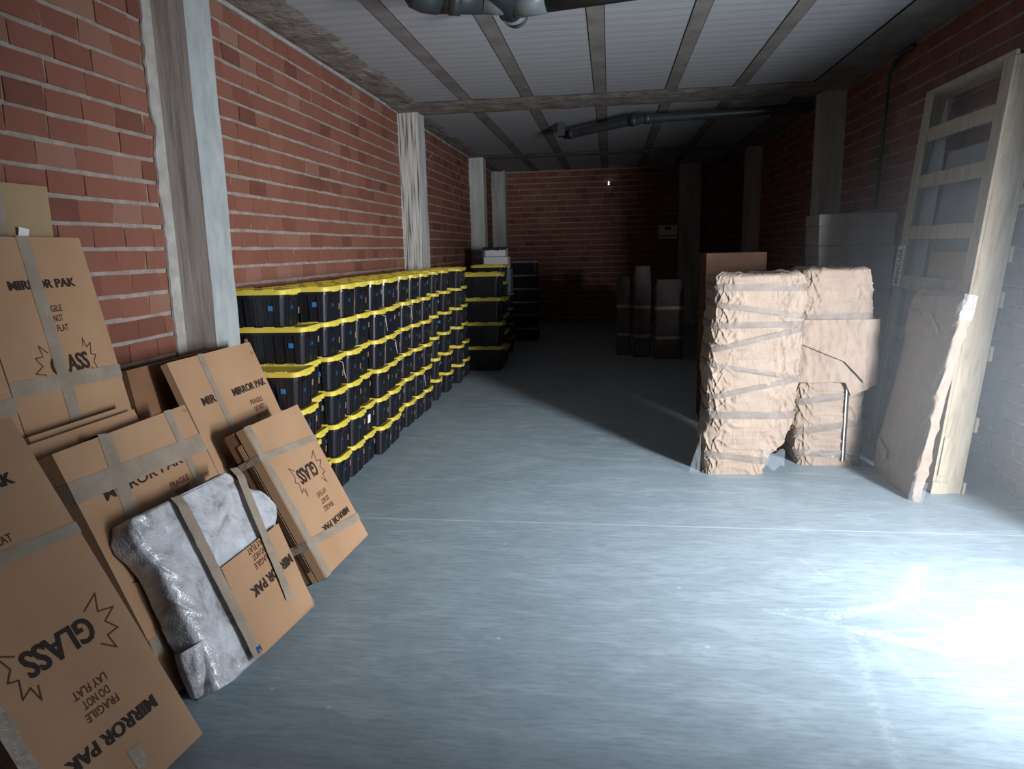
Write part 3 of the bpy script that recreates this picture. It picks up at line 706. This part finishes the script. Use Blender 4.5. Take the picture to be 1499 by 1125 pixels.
# ------------------------------------------------------------------ kraft-wrapped bundles
class Bundle:
    def __init__(s, name, cx, cy, prof, D, H_, seed, label, e=.30):
        s.cx, s.cy, s.prof, s.D, s.H, s.seed, s.e = cx, cy, prof, D, H_, seed, e
        s.root = empty(name, (cx, cy, 0)); tag(s.root, label, 'wrapped bundle', 'kraft paper bundles')
    def xr(s, z):
        pr = s.prof
        for (z0, a0, b0), (z1, a1, b1) in zip(pr, pr[1:]):
            if z <= z1:
                f = (z - z0) / (z1 - z0); f = f * f * (3 - 2 * f); return a0 + (a1 - a0) * f, b0 + (b1 - b0) * f
        return pr[-1][1], pr[-1][2]
    def P(s, a, z, off=0.0, wr=1.0):
        l, r = s.xr(z); hw, cx = (r - l) / 2, (r + l) / 2
        ang = a * 2 * math.pi; e = s.e
        cc = math.copysign(abs(math.cos(ang)) ** e, math.cos(ang)); ss = math.copysign(abs(math.sin(ang)) ** e, math.sin(ang))
        x, y = cx + cc * hw, ss * s.D / 2
        q = (x, y, z)
        # long creases that fan out diagonally, plus small crumples
        d = .026 * nz(q, 2.2, s.seed)
        w1 = nz((x * 7 + z * 3.0, y * 5, z * 2.4), 2.2, s.seed + 1); w2 = nz((x * 11 - z * 4.0, y * 8, z * 3.5 + x * 2), 2.2, s.seed + 2); w3 = nz((x * 14 + z * 3, y * 12, z * 7), 1.6, s.seed + 3)
        d += wr * (1 if abs(cc) < .97 else .6) * (.013 * max(0, 1 - abs(w1) * 6) + .010 * max(0, 1 - abs(w2) * 6) + .004 * abs(w3) - .006 * max(0, w1))
        n = Vector((cc, ss, 0)); n.normalize()
        return Vector((x, y, z)) + n * (d + off)
    def skin(s, z0, z1, nu, nv, name, material, off=0, edge=0.0, cap=True):
        m = MB()
        def f(a, c):
            zz = z0 + (z1 - z0) * c
            if edge and c == 0: zz += edge * nz((a * 9, 0, 0), 3, s.seed)
            p = s.P(a, zz, off)
            if c > .965 and cap: p.x *= 1 - .02 * (c - .965) / .035; p.y *= 1 - .06 * (c - .965) / .035
            return p
        m.grid(f, nu, nv, wrap_u=True)
        if cap:         # folded top
            b = len(m.v) - nu; ring = [Vector(m.v[b + i]) for i in range(nu)]; c = sum(ring, Vector()) / nu
            prev = list(range(b, b + nu))
            for k in (.85, .6, .3):
                st_ = len(m.v)
                for p in ring:
                    q = c + (p - c) * k; m.v.append((q.x, q.y, c.z + .012 + .03 * nz((q.x, q.y, 0), 7, s.seed) + (.02 * abs(nz((q.x * 3, q.y, 1), 6, 4)))))
                for i in range(nu):
                    j = (i + 1) % nu; m.f.append((prev[i], prev[j], st_ + j, st_ + i)); m.m.append(0); m.tone.append(.5); m.sm.append(True)
                prev = list(range(st_, st_ + nu))
            m.f.append(tuple(prev)); m.m.append(0); m.tone.append(.5); m.sm.append(True)
        return m.obj(name, material, s.root)
    def tape(s, zl, zr, wd, a0=.48, a1=1.06, off=.0115, material=None):
        """band round the front from angle a0 (left) to a1 (right); z changes linearly"""
        m = MB()
        def f(t_, c):
            a = a0 + (a1 - a0) * t_; p = s.P(a, 0.5, 0, 0); l, r = s.xr(.7); fx = min(1, max(0, (p.x - l) / (r - l)))
            z = zl + (zr - zl) * fx + wd * (c - .5) * (1 + .12 * nz((t_ * 6, c, s.seed), 2))
            z = max(.01, z)
            base = max((s.P(a, z + dz, 0).xy - Vector((0, 0))).length for dz in (0,))
            return s.P(a, z, off + .002 * nz((t_ * 9, c * 3, 1), 4, s.seed), .35)
        m.grid(f, 120, 4); return m.obj('tape', material or m_tape_kraft, s.root)
b1 = Bundle('kraft_bundle', 1.04, 5.56, [(0, -.34, .10), (.12, -.345, .15), (.25, -.34, .26), (.42, -.32, .315), (.8, -.325, .325), (1.1, -.31, .345), (1.3, -.29, .355), (1.49, -.30, .335)], .46, 1.49, 3, 'larger crumpled kraft paper bundle, left one of the pair, wound with brown tape')
b1.skin(0.0, 1.47, 260, 220, 'kraft_paper', m_kraft)
for zl, zr, wd in ((1.395, 1.385, .05), (1.275, 1.175, .04), (1.12, 1.125, .045), (.935, 1.10, .04), (.84, .73, .035), (.585, .735, .04), (.46, .46, .055), (.165, .10, .05)): b1.tape(zl, zr, wd)
m = MB(); m.grid(lambda a, c: (-.36 - .09 * (1 - c) * a, -.20 + .02 * nz((a, c, 0), 5), .002 + c * .36 * (1 - .2 * a)), 10, 14); m.obj('plastic_film', m_film, b1.root)
m = MB(); m.grid(lambda a, c: (.08 + .16 * a, -.24 - .01 * nz((a, c, 0), 6), .06 + c * .13 + .02 * math.sin(a * 9)), 10, 8); m.obj('plastic_film', m_film, b1.root)

b2 = Bundle('kraft_bundle', 1.72, 5.83, [(0, -.29, .19), (.15, -.315, .19), (.5, -.315, .185), (.7, -.31, .20), (.9, -.31, .20), (1.1, -.31, .215), (1.3, -.31, .21), (1.49, -.31, .185)], .46, 1.49, 8, 'narrower kraft paper bundle with a loose paper skirt, right one of the pair')
b2.skin(0.0, 1.49, 220, 200, 'kraft_paper', m_kraft)
for zl, zr, wd in ((1.13, 1.14, .075), (.50, .58, .05), (.26, .36, .05), (.10, .10, .05)): b2.tape(zl, zr, wd)
# loose paper skirt draped over the front, with a diagonal fold
def sk_y(x, z, c):
    side = max(0, (abs(x + .04) - .20) / .12)
    return -.258 - .030 * (1 - c) ** 1.4 + .045 * side ** 2 + .016 * nz((x, z, 0), 6, 5) + .010 * nz((x * 2, z, 4), 14, 2) + .010 * abs(nz((x + z, x - z, 1), 9, 7))
m = MB()
def skirt(a, c):
    x = -.345 + a * .60; zb = .665 - (.11 * min(1, max(0, (x - .02) / .05)) - .09 * max(0, (x - .07) / .18)); z = zb + (1.13 - zb) * c
    return Vector((x, sk_y(x, z, c), z))
m.grid(skirt, 70, 56); m.grid(lambda a, c: skirt(a, c) + Vector((0, .003, 0)), 70, 56); sk = m.obj('paper_skirt', m_kraft, b2.root)
m = MB()
def flap(a, c):
    x = -.345 + a * .50; zb = (.97 - (x + .345) * .42) if x < 0 else (.825 - x * 1.05); z = zb + (1.10 - zb) * c
    return Vector((x, sk_y(x, z, max(0, (z - .66) / .47)) - .004 - .022 * (1 - c) ** .8, z))
m.grid(flap, 60, 30); m.grid(lambda a, c: flap(a, c) + Vector((0, .003, 0)), 60, 30); m.obj('folded_flap', m_kraft, sk)
m = MB(); m.box((.038, -.266, .05), (.046, -.258, .64)); m.obj('white_edge', m_white, b2.root)
m = MB(); m.box((.047, -.264, .05), (.062, -.250, .64)); m.obj('dark_gap', m_ink, b2.root)
m = MB(); m.grid(lambda a, c: (-.24 + a * .46, -.258 - .02 * nz((a * 2, c, 0), 4), .09 + c * .03 + .015 * math.sin(a * 12)), 30, 3); m.obj('plastic_film', m_film, b2.root)

# ------------------------------------------------------------------ wooden crate frame leaning on the right wall
cr = empty('wooden_crate'); th = math.atan2(.095, 1.0)
cr.matrix_world = Matrix.Translation((2.165, 5.0, 0)) @ Matrix.Rotation(th, 4, 'Y')
tag(cr, 'tall open pine crate with rungs like a ladder, leaning on the right wall', 'crate')
CW, CL, CT = 1.27, 2.83, .19
m = MB(); m.box((.02, 0, .0), (CT, .028, CL)); m.obj('side_board', m_pine, cr, .003)
m = MB(); m.box((.02, CW - .028, .0), (CT, CW, CL)); m.obj('side_board', m_pine, cr, .003)
m = MB(); m.box((.0, .0, CL - .03), (CT, CW, CL)); m.obj('top_board', m_pine, cr, .003)
m = MB(); m.box((.0, 0, 0), (.02, .13, CL - .032)); m.obj('post', m_pine, cr, .003)
m = MB(); m.box((.0, CW - .11, 0), (.02, CW, CL - .032)); m.obj('post', m_pine, cr, .003)
for z in (2.50, 2.15, 1.76, 1.38, .98, .55, .08):
    m = MB(); m.box((.021, .03, z - .05), (.040, CW - .03, z + .05)); m.obj('rung', m_pine, cr, .003)
for z in (1.98, 1.62, 1.33, .98, .50, .05):
    m = MB(); m.box((CT + .001, -.015, z - .05), (CT + .020, CW, z + .05)); m.obj('back_slat', m_pine, cr, .003)
m = MB(); m.box((-.005, -.016, .0), (.10, -.001, .085)); m.obj('foot_block', m_pine, cr, .003)
m = MB(); m.box((.02, -.012, .13), (.075, -.001, .40)); m.obj('cleat', m_pine, cr, .003)
# white address strip on the far post
m = MB(); m.box((-.003, CW - .125, 1.34), (-.001, CW + .02, 1.66), 0)
V, Fs = text_mesh('MANCUER', .02); b = len(m.v)
for x, y in V: m.v.append((-.0042, CW - .052 + y * .085, 1.50 + x * .28))
for f in Fs: m.f.append(tuple(b + i for i in f)); m.m.append(1); m.tone.append(.5); m.sm.append(False)
m.obj('paper_strip', [m_white, m_ink], cr)
# goods inside the crate
def in_crate(name, lo, hi, label, material, fn=None, cat='panel'):
    r = empty(name); r.matrix_world = Matrix.Translation((2.165, 5.0, 0)) @ Matrix.Rotation(th, 4, 'Y') @ Matrix.Translation(lo); tag(r, label, cat)
    m = MB(); d = Vector(hi) - Vector(lo); m.box((0, 0, 0), tuple(d)); m.obj('body', material, r, .004); return r
in_crate('wrapped_package', (.10, .06, .02), (.165, 1.22, 2.35), 'grey plastic-wrapped panel standing at the back inside the pine crate', m_greywrap)
in_crate('carton', (.05, .10, .02), (.095, .80, 1.62), 'brown carton with faint writing standing in the crate behind its lower rungs', m_card_pale, cat='carton')
r = empty('wrapped_package'); r.matrix_world = cr.matrix_world @ Matrix.Translation((.05, .92, .02)); tag(r, 'narrow grey wrapped piece with a pointed top, inside the crate beside the far post', 'panel')
m = MB()
def cone(a, c):
    ang = a * 2 * math.pi; k = 1 - max(0, (c - .82) / .18) ** 1.3 * .93
    return (.022 + .02 * math.sin(ang) * k, .12 + .12 * math.cos(ang) * k + .006 * nz((a * 3, c * 9, 0), 3), c * 2.72)
m.grid(cone, 32, 60, wrap_u=True); m.obj('plastic_wrap', m_greywrap, r)

# ------------------------------------------------------------------ kraft-wrapped panel leaning on the crate
pp = empty('wrapped_package'); th2 = math.atan2(.235, 1.38)
pp.matrix_world = Matrix.Translation((1.955, 4.83, 0.0)) @ Matrix.Rotation(th2, 4, 'Y')
tag(pp, 'slim brown paper wrapped panel leaning on the front of the pine crate', 'wrapped panel')
m = MB(); PW, PL, PT = .72, 1.38, .085
def pan(a, c):
    ang = a * 2 * math.pi; e = .30
    cc = math.copysign(abs(math.cos(ang)) ** e, math.cos(ang)); ss = math.copysign(abs(math.sin(ang)) ** e, math.sin(ang))
    y = PW / 2 + ss * PW / 2; z = c * PL
    k = 1 - .55 * max(0, (.10 - c) / .10) - .35 * max(0, (c - .95) / .05)
    x = PT / 2 + cc * PT / 2 * k
    if ss < -.7: y += .03 * math.sin(c * 3.1) - .02 + .012 * nz((x * 3, c * 3, 0), 3, 4)
    d = .008 * nz((x, y, z), 4, 6) + .006 * max(0, 1 - abs(nz((x * 9, y * 3 + z * 2, z * 1.3), 2.5, 9)) * 4) * (1.6 if ss < -.6 or c > .8 else .5)
    return (x + cc * d, y + ss * d, z + .01 * nz((x, y, 0), 8))
m.grid(pan, 120, 140, wrap_u=True)
m.f.append(tuple(range(120))); m.m.append(0); m.tone.append(.5); m.sm.append(True)
m.f.append(tuple(140 * 120 + i for i in range(120))); m.m.append(0); m.tone.append(.5); m.sm.append(True)
m.obj('kraft_paper', m_kraft, pp)
m = MB(); m.grid(lambda a, c: (-.012 - .004 * nz((a, c, 0), 5), .02 + a * .68, 1.10 + c * .26 - .04 * a), 20, 10); m.obj('folded_top_flap', m_kraft, pp)
for (y0, z0_, y1, z1_) in ((.50, 1.19, .70, 1.20), (.16, 1.10, .36, 1.21)):
    m = MB(); m.quad([(-.020, y0, z0_), (-.020, y1, z1_), (-.020, y1, z1_ + .03), (-.020, y0, z0_ + .03)]); m.obj('tape', m_tape, pp)
m = MB(); m.quad([(-.016, .45, .14), (-.016, .66, .19), (-.016, .66, .26), (-.016, .45, .21)]); m.obj('tape', m_tape, pp)
m = MB(); m.grid(lambda a, c: (-.02 + .10 * a, -.04 - .015 * math.sin(a * 6), .01 + c * .14), 8, 8); m.obj('plastic_film', m_film, pp)
m = MB(); m.grid(lambda a, c: (-.01 + .08 * a, -.035 + .010 * nz((a * 2, c * 3, 0), 3), 1.22 + c * .16), 8, 10); m.obj('plastic_film', m_film, pp)

# ------------------------------------------------------------------ dim goods at the right and back
hs = [0, .42, .83, 1.24, 1.655, 1.945]
nm = ['lowest carton', 'second carton up', 'middle carton', 'second carton from the top', 'topmost carton with a lidded edge']
for i in range(5):
    carton('carton', (1.93 + (.01 if i % 2 else 0), 7.15, hs[i] + (.006 if i else 0)), (2.60, 7.62, hs[i + 1]), 'greyish carton in the stack behind the bundles, %s' % nm[i], m_carton_grey, lidz=(.10 if i >= 3 else None), group='stacked cartons behind the bundles', tape=(i > 2))
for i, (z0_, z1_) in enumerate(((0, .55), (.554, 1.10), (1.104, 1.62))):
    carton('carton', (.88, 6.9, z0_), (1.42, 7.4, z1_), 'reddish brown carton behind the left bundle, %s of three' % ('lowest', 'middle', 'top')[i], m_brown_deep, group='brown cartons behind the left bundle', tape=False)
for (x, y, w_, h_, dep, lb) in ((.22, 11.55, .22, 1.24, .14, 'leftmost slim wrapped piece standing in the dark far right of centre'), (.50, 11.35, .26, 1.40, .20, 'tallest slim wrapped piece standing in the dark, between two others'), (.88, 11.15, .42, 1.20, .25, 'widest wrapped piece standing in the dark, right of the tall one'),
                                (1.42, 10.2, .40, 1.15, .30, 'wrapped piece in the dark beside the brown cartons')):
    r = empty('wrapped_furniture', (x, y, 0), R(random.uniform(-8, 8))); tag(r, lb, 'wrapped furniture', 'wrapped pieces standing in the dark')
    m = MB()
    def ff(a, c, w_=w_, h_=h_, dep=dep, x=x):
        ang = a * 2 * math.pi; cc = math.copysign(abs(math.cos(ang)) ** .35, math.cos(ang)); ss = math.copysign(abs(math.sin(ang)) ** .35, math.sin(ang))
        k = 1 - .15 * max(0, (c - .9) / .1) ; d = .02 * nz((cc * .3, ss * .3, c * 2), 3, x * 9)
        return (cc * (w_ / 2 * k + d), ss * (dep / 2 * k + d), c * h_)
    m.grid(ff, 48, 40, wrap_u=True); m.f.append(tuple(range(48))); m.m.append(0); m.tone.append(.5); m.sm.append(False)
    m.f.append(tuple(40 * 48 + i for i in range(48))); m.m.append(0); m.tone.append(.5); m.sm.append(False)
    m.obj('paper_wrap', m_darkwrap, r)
    m = MB()
    for z in (.3, .75): m.grid(lambda a, c, z=z: (Vector(ff(a, (z + c * .05) / h_)) * 1.0 + Vector((math.cos(a * 6.283) * .005, math.sin(a * 6.283) * .005, 0))), 48, 2, wrap_u=True)
    m.obj('tape', m_tape, r)
# small electrical cabinet on the back wall beside the dark pier, and for a pinhole of daylight a tiny lamp
r = empty('electrical_cabinet', (1.26, 16.5, 1.84)); tag(r, 'small pale wall cabinet in the dark at the back, left of the concrete pier', 'wall cabinet')
m = MB(); m.box((-.20, -.12, 0), (.20, .0, .30)); m.obj('housing', m_white, r, .006)
m = MB(); m.box((-.07, -.125, .20), (.06, -.118, .26)); m.obj('window', m_ink, r); m = MB(); m.box((-.20, -.126, .06), (.20, -.12, .075)); m.obj('lower_band', m_ink, r)
r = empty('light_spot', (-.03, 16.5, 3.06)); tag(r, 'tiny bright lamp standing in for a daylight hole high on the dark back wall', 'glow')
m = MB(); m.box((-.05, -.05, -.02), (.05, .0, .02)); m.obj('housing', m_pvc, r)
for z in (-.012, .03):
    m = MB(); m.tube([(0, -.065, z), (0, -.05, z)], .014, 12); m.obj('glow_disc', m_glow, r)  # emissive discs added in place of a small hole letting daylight in

# ------------------------------------------------------------------ pipes
r = empty('drain_pipe', (-.5, 4.9, 3.27)); tag(r, 'thick dark grey drain pipe with fittings under the ceiling, top of the picture', 'pipe')
def tp(name, pts, rad, material, sg=24):
    m = MB(); m.tube([Vector(p) - Vector((-.5, 4.9, 3.27)) for p in pts], rad, sg); return m.obj(name, material, r)
rad = .105
tp('elbow', [(-1.22, 4.62, 3.275), (-1.20, 4.64, 3.272), (-1.14, 4.68, 3.265), (-1.06, 4.73, 3.26)], [.07, .10, .115, .112], m_pvc)
tp('pipe', [(-1.06, 4.73, 3.26), (-.80, 4.80, 3.26)], rad, m_pvc)
tp('collar', [(-1.00, 4.745, 3.26), (-.93, 4.765, 3.26)], .113, m_pvc)
tp('sleeve', [(-.80, 4.80, 3.26), (-.60, 4.87, 3.26)], .103, m_pvc_l)
tp('branch', [(-.62, 5.02, 3.21), (-.66, 4.72, 3.26), (-.70, 4.45, 3.30)], [.085, .085, .085], m_pvc)
tp('branch_cap', [(-.61, 5.06, 3.205), (-.63, 4.96, 3.225)], [.08, .095], m_pvc_l)
tp('sleeve', [(-.60, 4.88, 3.255), (-.40, 4.86, 3.265)], .112, m_pvc_l)
tp('pipe', [(-.40, 4.86, 3.265), (.4, 4.74, 3.28), (1.3, 4.60, 3.29)], .105, m_pvc)
r = empty('waste_pipe', (.4, 9.6, 3.24)); tag(r, 'long thin dark pipe bending across the ceiling beyond the rough cement band', 'pipe')
m = MB(); o_ = Vector((.4, 9.6, 3.24))
m.tube([Vector(p) - o_ for p in ((-.62, 10.45, 3.24), (-.50, 10.35, 3.24), (.30, 9.55, 3.245), (.42, 9.50, 3.25), (1.75, 9.42, 3.26), (2.38, 9.36, 3.28))], .055, 16); m.obj('pipe', m_pvc, r)
for p, q in (((.26, 9.59, 3.243), (.34, 9.53, 3.247)), ((.42, 9.5, 3.25), (.50, 9.497, 3.25)), ((-.55, 10.39, 3.24), (-.48, 10.33, 3.24))):
    m = MB(); m.tube([Vector(p) - o_, Vector(q) - o_], .066, 16); m.obj('coupling', m_pvc, r)
m = MB(); m.box((-.72 - .4, 10.36 - 9.6, -.02), (-.62 - .4, 10.5 - 9.6, .155)); m.obj('bracket', m_pvc, r)
m = MB(); m.tube([(2.63, 7.10, 3.36), (2.60, 7.35, 3.34), (2.59, 7.52, 3.24), (2.59, 7.58, 3.0), (2.585, 7.66, 2.0)], .018, 10)
tag(m.obj('conduit', m_pvc), 'thin dark conduit running down the right wall to the greyish cartons', 'conduit')
